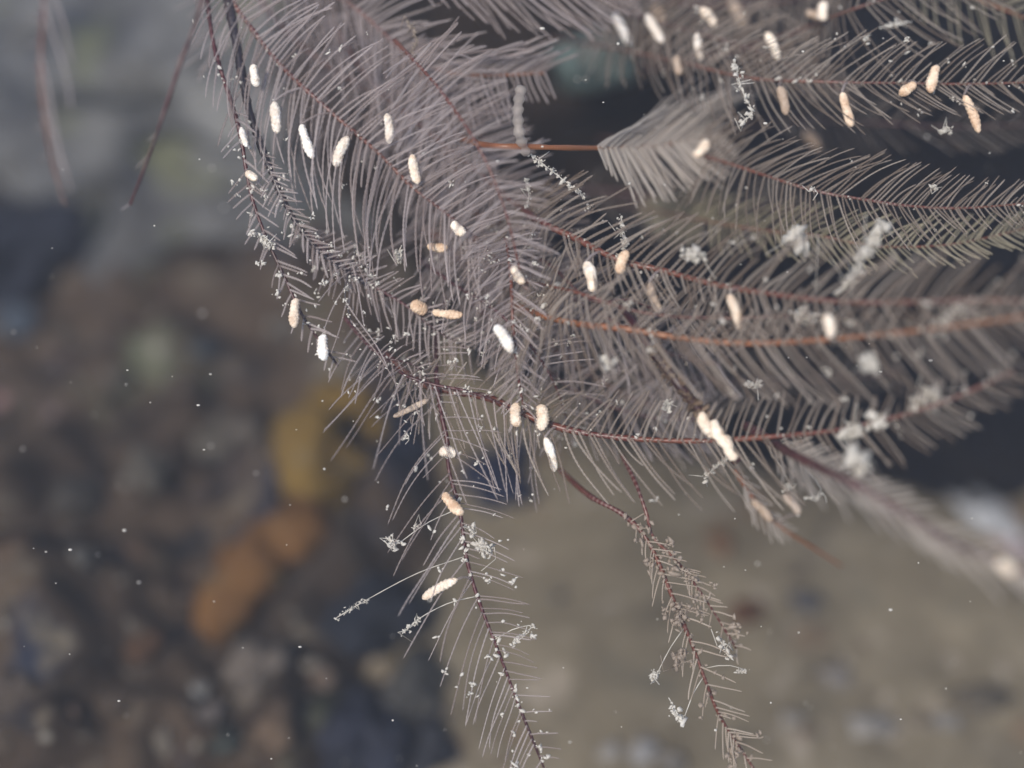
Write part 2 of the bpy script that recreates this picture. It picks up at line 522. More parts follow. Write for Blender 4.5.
def sponge_lobe(pixels, mat, label):
    """a lobed cushion that follows a run of pixels (px, py, radius px)"""
    mb = bpy.data.metaballs.new('lobe')
    mb.resolution = 0.16
    for px, py, r in pixels:
        p = floor_at(px, py)
        k = (p - CAM).length / FD / 100
        e = mb.elements.new()
        e.co = p + Vector((0, 0, r * k * 0.18)) - sp_root.location
        e.radius = r * k * 1.65
    ob = bpy.data.objects.new('lobe_tmp', mb)
    col.objects.link(ob)
    dg = bpy.context.evaluated_depsgraph_get()
    me = bpy.data.meshes.new_from_object(ob.evaluated_get(dg))
    bpy.data.objects.remove(ob)
    for v in me.vertices:
        n = v.co.copy()
        v.co += v.normal * (0.26 * fbm(n * 1.1, 3) + 0.10 * fbm(n * 3.0, 3))
    me.polygons.foreach_set('use_smooth', [True] * len(me.polygons))
    me.materials.clear(); me.materials.append(mat)
    o = link('lobe', me, sp_root)
    o['label'] = label
    return o


la = sponge_lobe([(305, 485, 24), (298, 460, 24), (308, 432, 26), (335, 410, 26), (360, 405, 22), (368, 432, 20), (362, 465, 18), (345, 488, 20), (325, 496, 22), (335, 450, 17)], M_AMB, 'upper amber lobe with dark lumps painted as shaded hollows')
lo = sponge_lobe([(306, 520, 22), (290, 535, 26), (268, 545, 27), (250, 565, 29), (236, 588, 31), (222, 608, 28), (210, 622, 22), (318, 512, 18)], M_ORA, 'lower orange finger')
for px, py, r in ((326, 466, 9), (345, 428, 8), (275, 577, 11)):
    par = la if py < 500 else lo
    bvh = BVHTree.FromPolygons([v.co + sp_root.location for v in par.data.vertices], [tuple(p.vertices) for p in par.data.polygons])
    p = bvh.ray_cast(CAM, (W(px, py, 0) - CAM).normalized())[0]
    if p is None: continue
    k = (p - CAM).length / FD / 100
    link('opening_shade', blob_mesh('opening_shade', r * k, r * k * 0.8, r * k * 0.5, 3, 0.2, px, M_HOLE_SHADE), par, p - sp_root.location)  # solid lump on the surface; the hollow's shade is only its colour

# ------------------------------------------------------------------ feathery fronds
# a small stock of branchlets, one unit long along +X, bending towards +Y, with rows of tiny cups
LIB = {}


RATIO = (0.060, 0.044, 0.032, 0.023, 0.0165, 0.012, 0.0088)


def branchlet_mesh(mk, slim, bend, var):
    key = (mk, slim, bend, var)
    if key in LIB: return LIB[key]
    rnd = random.Random(slim * 100 + bend * 10 + var)
    r0 = RATIO[slim]
    n = min(37, 2 * int(0.36 / r0) + 7)
    pts, rads = [], []
    ph = rnd.uniform(0, 6)
    for i in range(n):
        t = i / (n - 1)
        y = (0, 0.09, 0.20, 0.34)[bend] * t * t
        z = 0.03 * math.sin(2.5 * t + ph) * t
        y += 0.006 * math.sin(6 * t + ph) * (2 if var == 2 else 1)
        pts.append(Vector((t, y, z)))
        cup = 1.25 if i % 2 else 0.78
        rads.append(r0 * cup * (1.06 - 0.30 * t) * (0.28 if i == n - 1 else 0.7 if i == n - 2 else 1))
    V, F = tube(pts, rads, 5)
    LIB[key] = mesh_from('branchlet', V, F, M_PIN[mk])
    return LIB[key]


FRONDS = {}


def frond(key, label, pts, L=None, R=None, sp=8, stem='red', pin='lilac', r=0.027, t0=0.0, t1=1.0, roll=0, tip=0.35, miss=0.05, slim=1, pr=None):
    """pts: (px, py, d) from base to tip.  L / R: (angle, length px, bend 0-3, tilt) of the branchlets on the left and
    right hand of someone travelling along the stem."""
    rnd = random.Random(key)
    sp *= 0.86
    mess = 5.5 if key[:4] in ('mass', 'inne', 'left', 'vert', 'tan_') else 3.0
    if pr is None: pr = (0.02, 0.0130, 0.0095)[slim]
    r *= 1.1
    P = [W(p[0], p[1], p[2]) for p in pts]
    S = catmull(P, 0.03)
    n = len(S)
    base = S[0]
    root = link('hydroid_frond', None, None, base)
    tag(root, label, 'hydroid', 'feathery hydroid fronds of the colony')
    step = sp / 100
    # stem
    total = (n - 1) * 0.03
    rads, along = [], []
    for i in range(n):
        t = i / (n - 1)
        a = i * 0.03 / step
        f = a % 1.0
        node = 1.0 + 0.16 * math.exp(-((f - 0.2) / 0.16) ** 2)
        rads.append(r * (1.08 - 0.62 * t) * node * (1 + 0.28 * fbm(S[i] * 4.0, 3)))
        along.append(a)
    seg = 6
    Vt, Ft = tube([p - base for p in S], rads, seg)
    me = mesh_from('stem', Vt, Ft, M_STEM[stem])
    at = me.attributes.new('along', 'FLOAT', 'POINT')
    at.data.foreach_set('value', [along[min(n - 1, i // seg)] if i < n * seg else (along[0] if i == n * seg else along[-1]) for i in range(len(Vt))])
    link('stem', me, root)
    BR = []
    # branchlets
    m = int(total / step)
    for k in range(m + 1):
        s = k * step
        t = s / total
        if t < t0 or t > t1: continue
        i = min(n - 2, int(s / 0.03))
        p = S[i]
        T = (S[min(n - 1, i + 3)] - S[max(0, i - 3)]).normalized()
        side = VF.cross(T).normalized()          # right hand seen from the camera
        tt = (t - t0) / max(1e-6, t1 - t0)
        prof = min(1.0, 0.32 + tt * 4) * (1 - (1 - tip) * smooth(0.55, 1.0, tt))
        for sg, cfg in ((-1, L), (1, R)):
            if cfg is None or rnd.random() < miss: continue
            ang, ln, bend = cfg[0], cfg[1], cfg[2]
            tilt = (cfg[3] if len(cfg) > 3 else 20) + roll * sg + 9 * math.sin(s * 2.1 + sg)
            an = R_(ang + 5 * math.sin(s * 1.7 + sg * 2 + len(label)) + rnd.gauss(0, mess))
            rho = R_(tilt + rnd.gauss(0, 7))
            outv = side * sg * math.cos(rho) + (-VF) * math.sin(rho)
            outv = (outv - T * outv.dot(T)).normalized()
            X = T * math.cos(an) + outv * math.sin(an)
            Y = T * math.sin(an) - outv * math.cos(an)     # bending forward, towards the tip
            Z = X.cross(Y)
            depth = (p - CAM).dot(VF)
            q = ln * prof / 100 * depth / FD * rnd.uniform(0.82, 1.1)
            if rnd.random() < 0.10: q *= rnd.uniform(0.35, 0.75)
            o_p = p + T * ((0.35 if sg > 0 else -0.15) + rnd.gauss(0, 0.12)) * step - VF * (r * rnd.uniform(0.3, 1.3))
            BR.append((o_p, X, Y, q))
            want = pr / max(q, 1e-3) * rnd.uniform(0.88, 1.12)
            sl = min(range(len(RATIO)), key=lambda z: abs(math.log(RATIO[z] / want)))
            o = link('branchlet', branchlet_mesh(pin, sl, min(3, max(0, abs(bend) + rnd.choice((-1, 0, 0, 0, 0, 1)) if bend else rnd.choice((1, 1, 1, 2)))), rnd.randrange(3)), root)
            o.matrix_basis = Matrix.Translation(o_p - base) @ Matrix((X, Y, Z)).transposed().to_4x4() @ Matrix.Diagonal((q, q, q, 1))
    FRONDS[key] = (root, S, BR)
    return root


# --- behind everything: fronds against the dark boulder, upper right
frond('top_back', 'dark frond along the very top edge behind the white capsules',
      [(540, -40, 4.0), (600, -12, 3.2), (680, 2, 2.8), (760, 4, 2.6), (840, -10, 2.6)], (58, 50, 1), (58, 66, 1), 10, 'dark', 'brown', t0=.3, pr=.010)
frond('top_mid', 'brownish frond running behind the row of upright white capsules at the top',
      [(550, 40, 4.5), (610, 48, 2.0), (680, 62, 1.2), (750, 78, 0.7), (830, 82, 0.4), (900, 83, 0.3), (966, 84, 0.3), (1040, 82, 0.3)], (48, 76, 0), (50, 72, 0), 8, 'red', 'brown', t0=.21, tip=.7, r=.02, slim=2)
frond('top_right', 'dark red frond rising to the top edge at the upper right',
      [(640, 70, 4.2), (730, 52, 2.6), (800, 30, 1.8), (845, 12, 0.9), (900, -6, 0.8), (980, -30, 0.8)], (62, 55, 0), (66, 90, 0), 8, 'red', 'brown', t0=.30, tip=.7, r=.02, slim=2)
frond('right_faint', 'faint thin frond ending at the right edge below the ribbed peach capsule',
      [(700, 130, 4.5), (790, 122, 3.2), (875, 123, 2.4), (950, 127, 2.2), (1040, 124, 2.0)], (52, 44, 0), (52, 50, 1), 12, 'dark', 'brown', t0=.3, tip=.7, r=.016, pr=.009)
frond('right_sharp', 'sharp frond with a bare red stem curving out to the right edge',
      [(600, 140, 4.5), (660, 145, 2.2), (717, 160, 0.9), (755, 172, 0.5), (812, 190, 0.2), (861, 199, 0.1), (910, 206, 0.1), (963, 208, 0.1), (1032, 203, 0.2)],
      (51, 74, 0), (68, 66, 0), 6, 'red', 'brown', r=.021, t0=.2, tip=.42, slim=2)
frond('right_sharp_low', 'yellowish frond just under the sharp red stemmed one at the right edge',
      [(600, 200, 4.5), (690, 218, 1.8), (760, 230, 1.0), (819, 236, 0.6), (854, 243, 0.5), (893, 247, 0.4), (945, 245, 0.4), (985, 238, 0.5), (1034, 226, 0.6)],
      (46, 54, 0), (52, 44, 0), 6.5, 'red', 'olive', r=.021, t0=.2, tip=.6, slim=2)
frond('right_corner', 'olive tinted frond tip in the top right corner',
      [(860, -60, 2.4), (930, -20, 1.6), (985, 2, 1.3), (1040, 24, 1.2)], (50, 50, 1), (55, 70, 1), 9, 'orange', 'olive', r=.02, t0=.1, tip=.7, slim=2)
frond('gap_orange', 'frond with bare orange stem and a pale fan of long branchlets',
      [(440, 128, 3.0), (480, 144, 0.0), (540, 147, -0.2), (590, 148, 0.2), (640, 147, 0.8), (690, 140, 1.2), (720, 132, 1.6)], (36, 130, 2), (80, 60, 1), 3.6, 'orange', 'pale', r=.036, t0=.705, tip=.5, pr=.0155)
frond('centre_back', 'brownish frond behind the middle gap, pointing right',
      [(540, 190, 4.5), (600, 190, 3.4), (670, 200, 3.0), (740, 205, 2.8), (820, 214, 2.8)], (55, 50, 1), (60, 56, 1), 9, 'dark', 'brown', t0=.25, pr=.010)
frond('lower_back', 'shaded frond deep between the two long horizontal stems',
      [(560, 350, 4.5), (640, 372, 3.4), (720, 382, 3.0), (810, 380, 2.8), (900, 372, 2.6)], (55, 46, 1), (55, 50, 1), 13, 'dark', 'brown', t0=.25, pr=.010)
# --- middle layer
frond('top_centre_b', 'brownish grey frond crossing the top edge right of the teal stone',
      [(560, -30, 3.0), (620, 8, 1.8), (680, 28, 1.3), (740, 45, 1.1), (800, 70, 1.0), (850, 95, 1.0)], (55, 60, 1), (55, 62, 0), 7, 'dark', 'brown', r=.023, t0=.24)
frond('top_centre', 'grey frond hanging over the top edge left of the teal stone',
      [(380, -60, 1.5), (440, -30, 1.0), (510, -14, 0.9), (590, -8, 1.0), (650, -14, 1.2)], (60, 40, 1), (38, 78, 1), 6, 'red', 'lilac', t0=.0)
frond('orange_short', 'short frond with a curved orange stem near the top centre',
      [(380, 30, 2.0), (407, 53, 1.2), (432, 67, 0.9), (460, 74, 0.8), (500, 75, 0.8), (545, 73, 0.9)], (28, 95, 1), (82, 68, 1), 7, 'orange', 'lilac', r=.027, t0=.1, tip=.5)
frond('upper_left_back', 'lilac grey frond at the top left of the colony, its branchlets hanging down',
      [(238, -60, 1.5), (300, -28, 1.2), (360, 12, 1.0), (410, 60, 0.9), (450, 110, 0.9), (500, 150, 1.2)], (62, 80, 1), (50, 112, 1), 6, 'red', 'lilac', t0=.0, tip=.7)
frond('upper_left', 'main lilac grey frond slanting down behind the four brightest capsules',
      [(205, -40, 0.6), (238, 10, 0.4), (278, 62, 0.3), (323, 105, 0.2), (376, 151, 0.2), (411, 186, 0.2), (443, 211, 0.2), (478, 239, 0.3), (505, 268, 0.6)],
      (80, 84, 1), (62, 118, 2), 6, 'red', 'lilac', r=.025, t0=.02, tip=.6)
frond('upper_left_low', 'greyish frond low in the left mass, crossed by the main one',
      [(330, 20, 1.6), (370, 80, 1.2), (420, 125, 1.0), (470, 165, 0.9), (515, 205, 0.9), (548, 240, 1.2)], (70, 84, 1), (62, 92, 1), 6, 'red', 'lilac', t0=.0, tip=.7)
frond('left_inner', 'grey frond filling the middle left above the round tan capsule',
      [(430, 195, 1.4), (470, 235, 1.0), (500, 262, 0.8), (540, 300, 0.7), (585, 330, 0.7)], (72, 70, 1), (78, 96, 1), 6, 'red', 'lilac', t0=.0, tip=.7)
frond('left_tufts', 'tufted frond with short stubby branchlets above the dark maroon branch',
      [(300, 228, 0.6), (340, 262, 0.3), (372, 285, 0.2), (405, 305, 0.2), (436, 330, 0.2), (470, 350, 0.4)], (62, 34, 1), (58, 44, 1), 6.5, 'dark', 'lilac', r=.02, t0=.0, tip=.8)
frond('vertical_red', 'short frond with an upright red stem in the centre of the colony',
      [(500, 215, 1.4), (507, 245, 0.0), (511, 280, -0.4), (513, 325, -0.5), (518, 375, -0.4), (524, 410, -0.2)], (50, 45, 1), (60, 50, 1), 8, 'red', 'lilac', r=.022, t0=.1, tip=.6)
frond('centre_long', 'long frond from the centre to the right edge with stout upward branchlets',
      [(500, 190, 2.2), (535, 218, 0.2), (577, 239, -0.2), (619, 260, -0.4), (661, 270, -0.5), (718, 285, -0.8), (787, 296, -1.2), (847, 302, -1.5), (910, 302, -1.8), (975, 300, -2.0), (1045, 302, -2.2)],
      (54, 84, 1), (58, 60, 1), 9, 'red', 'brown', r=.035, t0=.06, tip=.7, pr=.0155)
frond('inner_cross', 'frond crossing under the two cream capsules of the centre',
      [(520, 255, 1.5), (560, 290, 0.9), (610, 320, 0.7), (660, 350, 0.8), (720, 365, 1.0)], (65, 66, 1), (60, 66, 1), 6.5, 'red', 'lilac', t0=.05, tip=.7)
frond('right_long', 'long frond with an orange red stem ending level at the right edge',
      [(500, 300, 2.0), (540, 315, -0.3), (580, 324, -0.7), (626, 329, -0.9), (682, 338, -1.0), (741, 343, -1.1), (805, 341, -1.4), (875, 335, -1.7), (931, 329, -2.0), (1045, 314, -2.4)],
      (60, 42, 1), (54, 92, 1), 9, 'orange', 'brown', r=.037, t0=.12, tip=.75, pr=.016)
frond('low_long', 'long low frond bending up to an olive tip at the right',
      [(385, 355, 1.0), (419, 381, 0.3), (450, 391, 0.1), (489, 398, 0.0), (517, 411, -0.1), (566, 429, -0.2), (626, 438, -0.3), (696, 441, -0.5), (752, 438, -0.7), (822, 432, -1.0), (861, 425, -1.2), (910, 413, -1.5), (956, 397, -1.7), (1014, 371, -2.0)],
      (66, 54, 1), (58, 88, 1), 9, 'red', 'brown', r=.034, t0=.05, tip=.42)
frond('low_long_fine', 'fine stemmed frond whose hair thin branchlets hang below the paired capsules',
      [(375, 345, 0.6), (400, 372, -0.1), (432, 384, -0.2), (470, 392, -0.2), (510, 408, -0.1), (545, 430, 0.2)], None, (68, 118, 1), 11, 'dark', 'lilac', r=.016, t0=.05, tip=.7, slim=2)
frond('maroon_branch', 'small dark maroon branch left of the hair thin branchlets',
      [(345, 318, 0.5), (368, 345, 0.2), (388, 358, 0.0), (415, 366, 0.0), (437, 392, 0.0)], (60, 26, 1), (62, 72, 1), 9, 'dark', 'lilac', r=.017, t0=.1, tip=.8, slim=2)
frond('mass_a', 'lilac grey frond deep in the densest part right of the bright capsules',
      [(400, 70, 2.0), (430, 120, 1.4), (455, 170, 1.2), (480, 220, 1.2), (500, 280, 1.4), (540, 330, 1.6)], (75, 74, 1), (70, 84, 1), 6.5, 'red', 'lilac', t0=.0, tip=.8)
frond('mass_b', 'grey frond behind the upright red stem in the colony centre',
      [(430, 230, 2.2), (480, 280, 1.6), (530, 330, 1.4), (590, 375, 1.3), (650, 405, 1.4), (720, 425, 1.6)], (60, 64, 1), (60, 76, 1), 7, 'red', 'brown', t0=.0, tip=.8)
frond('mass_c', 'lilac grey frond veiling the top left of the colony below the edge',
      [(232, -50, 2.2), (268, 10, 1.8), (320, 60, 1.6), (380, 95, 1.6), (450, 120, 1.8)], (62, 70, 1), (66, 120, 1), 6.5, 'red', 'lilac', t0=.0, tip=.8)
frond('mass_d', 'soft blurred frond just in front of the dense centre',
      [(395, 40, 0.5), (440, 90, -0.6), (480, 150, -0.9), (505, 210, -0.9), (520, 270, -0.7)], (75, 66, 1), (70, 80, 1), 9, 'red', 'lilac', t0=.1, tip=.7, r=.018, miss=.25)
frond('mass_e', 'faint frond in front of the long centre stem near the orange capsule',
      [(520, 280, 0.8), (575, 292, -0.7), (640, 312, -0.9), (710, 318, -1.0), (790, 316, -1.2)], (60, 50, 1), (58, 56, 1), 10, 'red', 'brown', t0=.1, tip=.7, r=.018, miss=.25)
frond('tangle_a', 'thin tangled frond curling across the centre under the white slanting capsule',
      [(420, 260, 0.8), (455, 285, 0.3), (495, 310, 0.1), (530, 345, 0.0), (555, 385, 0.2), (570, 430, 0.5)], (70, 58, 1), (66, 62, 1), 9, 'dark', 'lilac', t0=.05, tip=.7, r=.018, miss=.2, pr=.0105)
frond('inner_tangle', 'thin tangled frond rising behind the orange capsule',
      [(500, 250, 1.2), (545, 262, 0.5), (590, 300, 0.2), (630, 300, 0.2), (680, 318, 0.3), (740, 312, 0.6)], (66, 56, 1), (62, 60, 1), 9, 'dark', 'brown', t0=.05, tip=.7, r=.018, miss=.2, pr=.0105)
frond('mass_f', 'fuzzy grey frond between the upright red stem and the low long frond',
      [(470, 300, 1.4), (520, 345, 0.9), (575, 390, 0.8), (640, 415, 0.8), (710, 420, 1.0)], (70, 60, 1), (60, 66, 1), 8, 'dark', 'lilac', t0=.05, tip=.7, r=.018, miss=.2)
# --- left hanging fronds
frond('left_dark', 'frond with a bare blackish stem down the left side of the colony',
      [(222, -30, 0.6), (234, 30, 0.3), (249, 109, 0.1), (270, 169, 0.0), (291, 214, 0.0), (318, 250, 0.0), (350, 274, 0.1), (388, 298, 0.3)],
      (55, 20, 1), (50, 26, 1), 6, 'navy', 'lilac', r=.042, t0=.50, tip=.8)
frond('left_outer', 'outermost left frond carrying the lowest two white capsules on that side',
      [(204, -30, 0.4), (214, 45, 0.2), (238, 125, 0.0), (250, 190, 0.0), (264, 232, 0.0), (284, 276, 0.0), (304, 318, 0.0), (338, 366, 0.1)],
      (48, 34, 1), (55, 26, 1), 10, 'dark', 'lilac', r=.022, t0=.3, tip=.8, miss=.3)
frond('left_threads', 'thin frond of long threads dangling at the left beside the amber sponge',
      [(360, 235, 0.6), (352, 262, 0.1), (345, 292, 0.0), (352, 325, 0.0)], (25, 95, 1), (30, 60, 1), 20, 'navy', 'lilac', r=.012, t0=.1, tip=.9, slim=2, miss=.1)
frond('far_left', 'blurred red frond alone at the far left of the top edge',
      [(48, -40, -2.2), (42, 30, -2.3), (41, 80, -2.3), (46, 130, -2.2), (54, 170, -2.0), (66, 205, -1.8)], (24, 115, 0), (50, 16, 1), 26, 'red', 'lilac', r=.015, t0=.0, t1=.75, tip=.8, slim=1, miss=.2)
frond('thin_red', 'thin bare dark red frond hanging between the far left one and the colony',
      [(212, -40, -1.4), (196, 20, -1.4), (178, 70, -1.4), (162, 118, -1.3), (148, 158, -1.2), (130, 205, -1.0)], None, (25, 18, 1), 30, 'dark', 'lilac', r=.020, t0=.6, tip=.7, slim=2, miss=.5)
# --- hanging fronds below
frond('hanging', 'longest hanging frond, dark red, reaching the bottom edge at the centre',
      [(446, 300, 1.0), (436, 345, 0.3), (439, 400, 0.0), (447, 440, -0.1), (449, 470, -0.1), (460, 512, -0.1), (467, 560, -0.1), (480, 604, -0.1), (498, 650, -0.1), (518, 703, 0.0), (548, 778, 0.1)],
      (74, 56, 0), (52, 108, 0), 9, 'dark', 'lilac', r=.024, t0=.05, tip=.42, slim=2, miss=.30, pr=.0085)
frond('tan_main', 'tan hanging frond clogged with grit reaching the bottom right of centre',
      [(560, 470, 1.0), (590, 496, 0.3), (625, 516, 0.1), (650, 545, 0.0), (676, 606, 0.0), (693, 647, 0.0), (706, 682, 0.0), (722, 720, 0.1), (756, 772, 0.2)],
      (62, 36, 0), (42, 40, 0), 6, 'red', 'tan', r=.024, t0=.30, tip=.8, slim=2, miss=.48, pr=.008)
frond('tan_fork', 'forked red twig joining the top of the tan hanging frond',
      [(622, 455, 0.4), (636, 484, 0.1), (646, 512, 0.0), (654, 538, 0.0), (676, 560, 0.0), (706, 600, 0.1), (736, 648, 0.2)],
      (50, 20, 0), (45, 22, 0), 8, 'red', 'tan', r=.019, t0=.5, tip=.8, slim=2, miss=.35)
frond('droop_near', 'near blurred frond with blotchy red stem drooping to the right edge',
      [(745, 425, 0.5), (785, 450, -0.8), (820, 468, -1.6), (860, 488, -2.2), (905, 514, -2.6), (950, 542, -2.9), (1000, 562, -3.1), (1050, 580, -3.3)],
      (48, 36, 1, -35), (22, 84, 1, -25), 11, 'dark', 'pale', r=.050, t0=.15, tip=.8)
frond('ochre_tip', 'short ochre frond tip hanging over the sand left of the drooping frond',
      [(735, 470, 0.6), (760, 508, 0.9), (785, 530, 1.2), (812, 547, 1.6), (842, 566, 2.0)], (40, 22, 1), (40, 30, 1), 11, 'orange', 'pale', r=.024, t0=.0, t1=.5, tip=.6)


# ------------------------------------------------------------------ ribbed capsules growing on the fronds
def proj(P):
    q = P - CAM
    k = q.dot(VF)
    return 512 + q.dot(VR) * 100 * FD / k, 384 - q.dot(VU) * 100 * FD / k, k - FD


CAPLIB = {}


def capsule_mesh(mk, var):
    """seed shaped pod, one unit long along X, ribbed like a tiny cob"""
    if (mk, var) in CAPLIB: return CAPLIB[mk, var]
    n, seg = 27, 12
    rnd = random.Random(var * 7 + 1)
    bow = rnd.uniform(-0.16, 0.16)
    fat = rnd.uniform(0.35, 0.65)
    off = rnd.uniform(0, 6)
    V, F = [], []
    ribs = (7, 8, 6, 9, 7, 5)[var]
    for i in range(n):
        t = i / (n - 1)
        env = (max(0.0, 1 - abs(2 * t - 1) ** (4.6, 5.4, 4.2, 4.0, 3.4, 6.0)[var])) ** 0.5 * (1.0 + 0.3 * (0.5 - abs(t - fat)) - 0.1)
        ph = t * ribs * 2 * math.pi
        for k in range(seg):
            an = 2 * math.pi * k / seg
            rib = 1 + 0.07 * math.sin(3.7 * t * 3 + off + 2 * an) + (0.08, 0.10, 0.03, 0.12, 0.06, 0.03)[var] * math.cos(ph + (math.pi if math.cos(an) > 0 else 0)) - (0.10 if abs(math.cos(an)) < 0.2 else 0)
            rr = 0.5 * max(0.05, env) * rib
            V.append(Vector((t - 0.5, bow * math.sin(3.1 * t) + rr * math.cos(an) * 1.0, rr * math.sin(an) * 0.9)))
        if i:
            for k in range(seg):
                k2 = (k + 1) % seg
                F.append(((i - 1) * seg + k, (i - 1) * seg + k2, i * seg + k2, i * seg + k))
    F.append(tuple(range(seg))[::-1])
    F.append(tuple((n - 1) * seg + k for k in range(seg)))
    CAPLIB[mk, var] = mesh_from('capsule', V, F, M_CAP[mk])
    return CAPLIB[mk, var]


CAPS = [
    # ax, ay, bx, by, width px, colour, frond
    (253, 64, 257, 87, 10, 'white', 'left_dark'), (274, 101, 277, 134, 11, 'white', 'upper_left'),
    (301, 124, 313, 159, 12, 'white', 'upper_left'), (348, 136, 335, 167, 12, 'white', 'upper_left'),
    (387, 113, 389, 144, 11, 'white', 'upper_left'), (412, 154, 418, 184, 11, 'cream', 'upper_left'),
    (452, 222, 465, 235, 11, 'cream', 'upper_left'), (427, 246, 448, 248, 9, 'peach', 'upper_left'),
    (246, 172, 257, 180, 9, 'cream', 'left_outer'), (241, 127, 247, 147, 7, 'white', 'left_outer'),
    (296, 298, 294, 328, 10, 'cream', 'left_outer'), (323, 334, 324, 361, 11, 'white', 'left_outer'),
    (411, 303, 427, 312, 16, 'peach', 'left_tufts'), (432, 312, 463, 315, 9, 'peach', 'left_tufts'),
    (495, 325, 512, 353, 12, 'white', 'vertical_red'), (512, 266, 524, 284, 11, 'cream', 'vertical_red'),
    (586, 261, 593, 292, 12, 'cream', 'centre_long'), (627, 250, 619, 274, 13, 'peach', 'centre_long'),
    (649, 282, 660, 313, 10, 'dull', 'centre_long'), (729, 294, 740, 330, 12, 'cream', 'centre_long'),
    (826, 314, 831, 338, 12, 'cream', 'right_long'), (516, 402, 517, 427, 12, 'cream', 'low_long'),
    (541, 404, 541, 431, 13, 'cream', 'low_long'), (545, 437, 555, 472, 12, 'white', 'low_long'),
    (439, 451, 456, 455, 13, 'cream', 'hanging'), (443, 493, 463, 515, 14, 'peach', 'hanging'),
    (422, 599, 458, 579, 12, 'cream', 'hanging'), (614, 13, 630, 45, 11, 'white', 'top_centre_b'),
    (646, 14, 663, 43, 12, 'white', 'top_centre_b'), (700, 8, 716, 27, 11, 'cream', 'top_centre_b'),
    (697, 33, 701, 61, 11, 'white', 'top_centre_b'), (766, 32, 778, 60, 12, 'cream', 'top_centre_b'),
    (731, 0, 747, 27, 11, 'dull', 'top_back'), (779, 86, 786, 115, 11, 'dull', 'top_mid'),
    (842, 92, 852, 127, 11, 'peach', 'top_mid'), (964, 95, 979, 133, 12, 'peach', 'top_mid'),
    (899, 95, 916, 83, 13, 'peach', 'top_mid'), (937, 65, 930, 93, 12, 'peach', 'top_mid'),
    (708, 140, 694, 157, 11, 'cream', 'right_sharp'), (824, 1, 823, 21, 12, 'cream', 'top_right'),
    (804, 132, 819, 150, 10, 'dull', 'right_faint'), (676, 56, 680, 75, 10, 'dull', 'top_mid'),
    (655, 5, 660, 22, 9, 'peach', 'top_back'), (701, 416, 713, 438, 11, 'cream', 'low_long'),
    (393, 417, 429, 399, 8, 'dull', 'maroon_branch'), (1000, 560, 1014, 572, 14, 'cream', 'droop_near'),
    (752, 500, 772, 522, 9, 'dull', 'ochre_tip'), (783, 494, 800, 514, 10, 'dull', 'ochre_tip'),
    (806, 12, 824, 16, 11, 'dull', 'top_right'),
]
crnd = random.Random(5)
for ax, ay, bx, by, wd, mk, fk in CAPS:
    root, S, BR = FRONDS[fk]
    cx, cy = (ax + bx) / 2, (ay + by) / 2
    near = min(S, key=lambda p: (proj(p)[0] - cx) ** 2 + (proj(p)[1] - cy) ** 2)
    dd = proj(near)[2] - 0.17
    wd *= crnd.uniform(0.76, 1.0)
    A, B = W(ax, ay, dd), W(bx, by, dd + crnd.uniform(-0.08, 0.08))
    X = B - A
    ln = X.length
    X.normalize()
    Y = (VR if abs(X.dot(VR)) < 0.8 else VU)
    Y = (Y - X * X.dot(Y)).normalized()
    wpx = wd / 100 * (FD + dd) / FD
    c = link('capsule', capsule_mesh(mk, crnd.randrange(6)), root)
    c.matrix_basis = Matrix.Translation((A + B) / 2 - root.location) @ Matrix((X, Y, X.cross(Y))).transposed().to_4x4() @ Matrix.Diagonal((ln, wpx, wpx, 1))
    # its stalk runs to the stem
    e = A if (A - near).length < (B - near).length else B
    if (e - near).length < 1.6:
        mid = e.lerp(near, 0.5) + VU * 0.03
        Vt, Ft = tube([p - root.location for p in catmull([e, mid, near], 0.08)], [0.014] * len(catmull([e, mid, near], 0.08)), 5)
        st = link('stalk', mesh_from('stalk', Vt, Ft, M_PIN['lilac']), root)

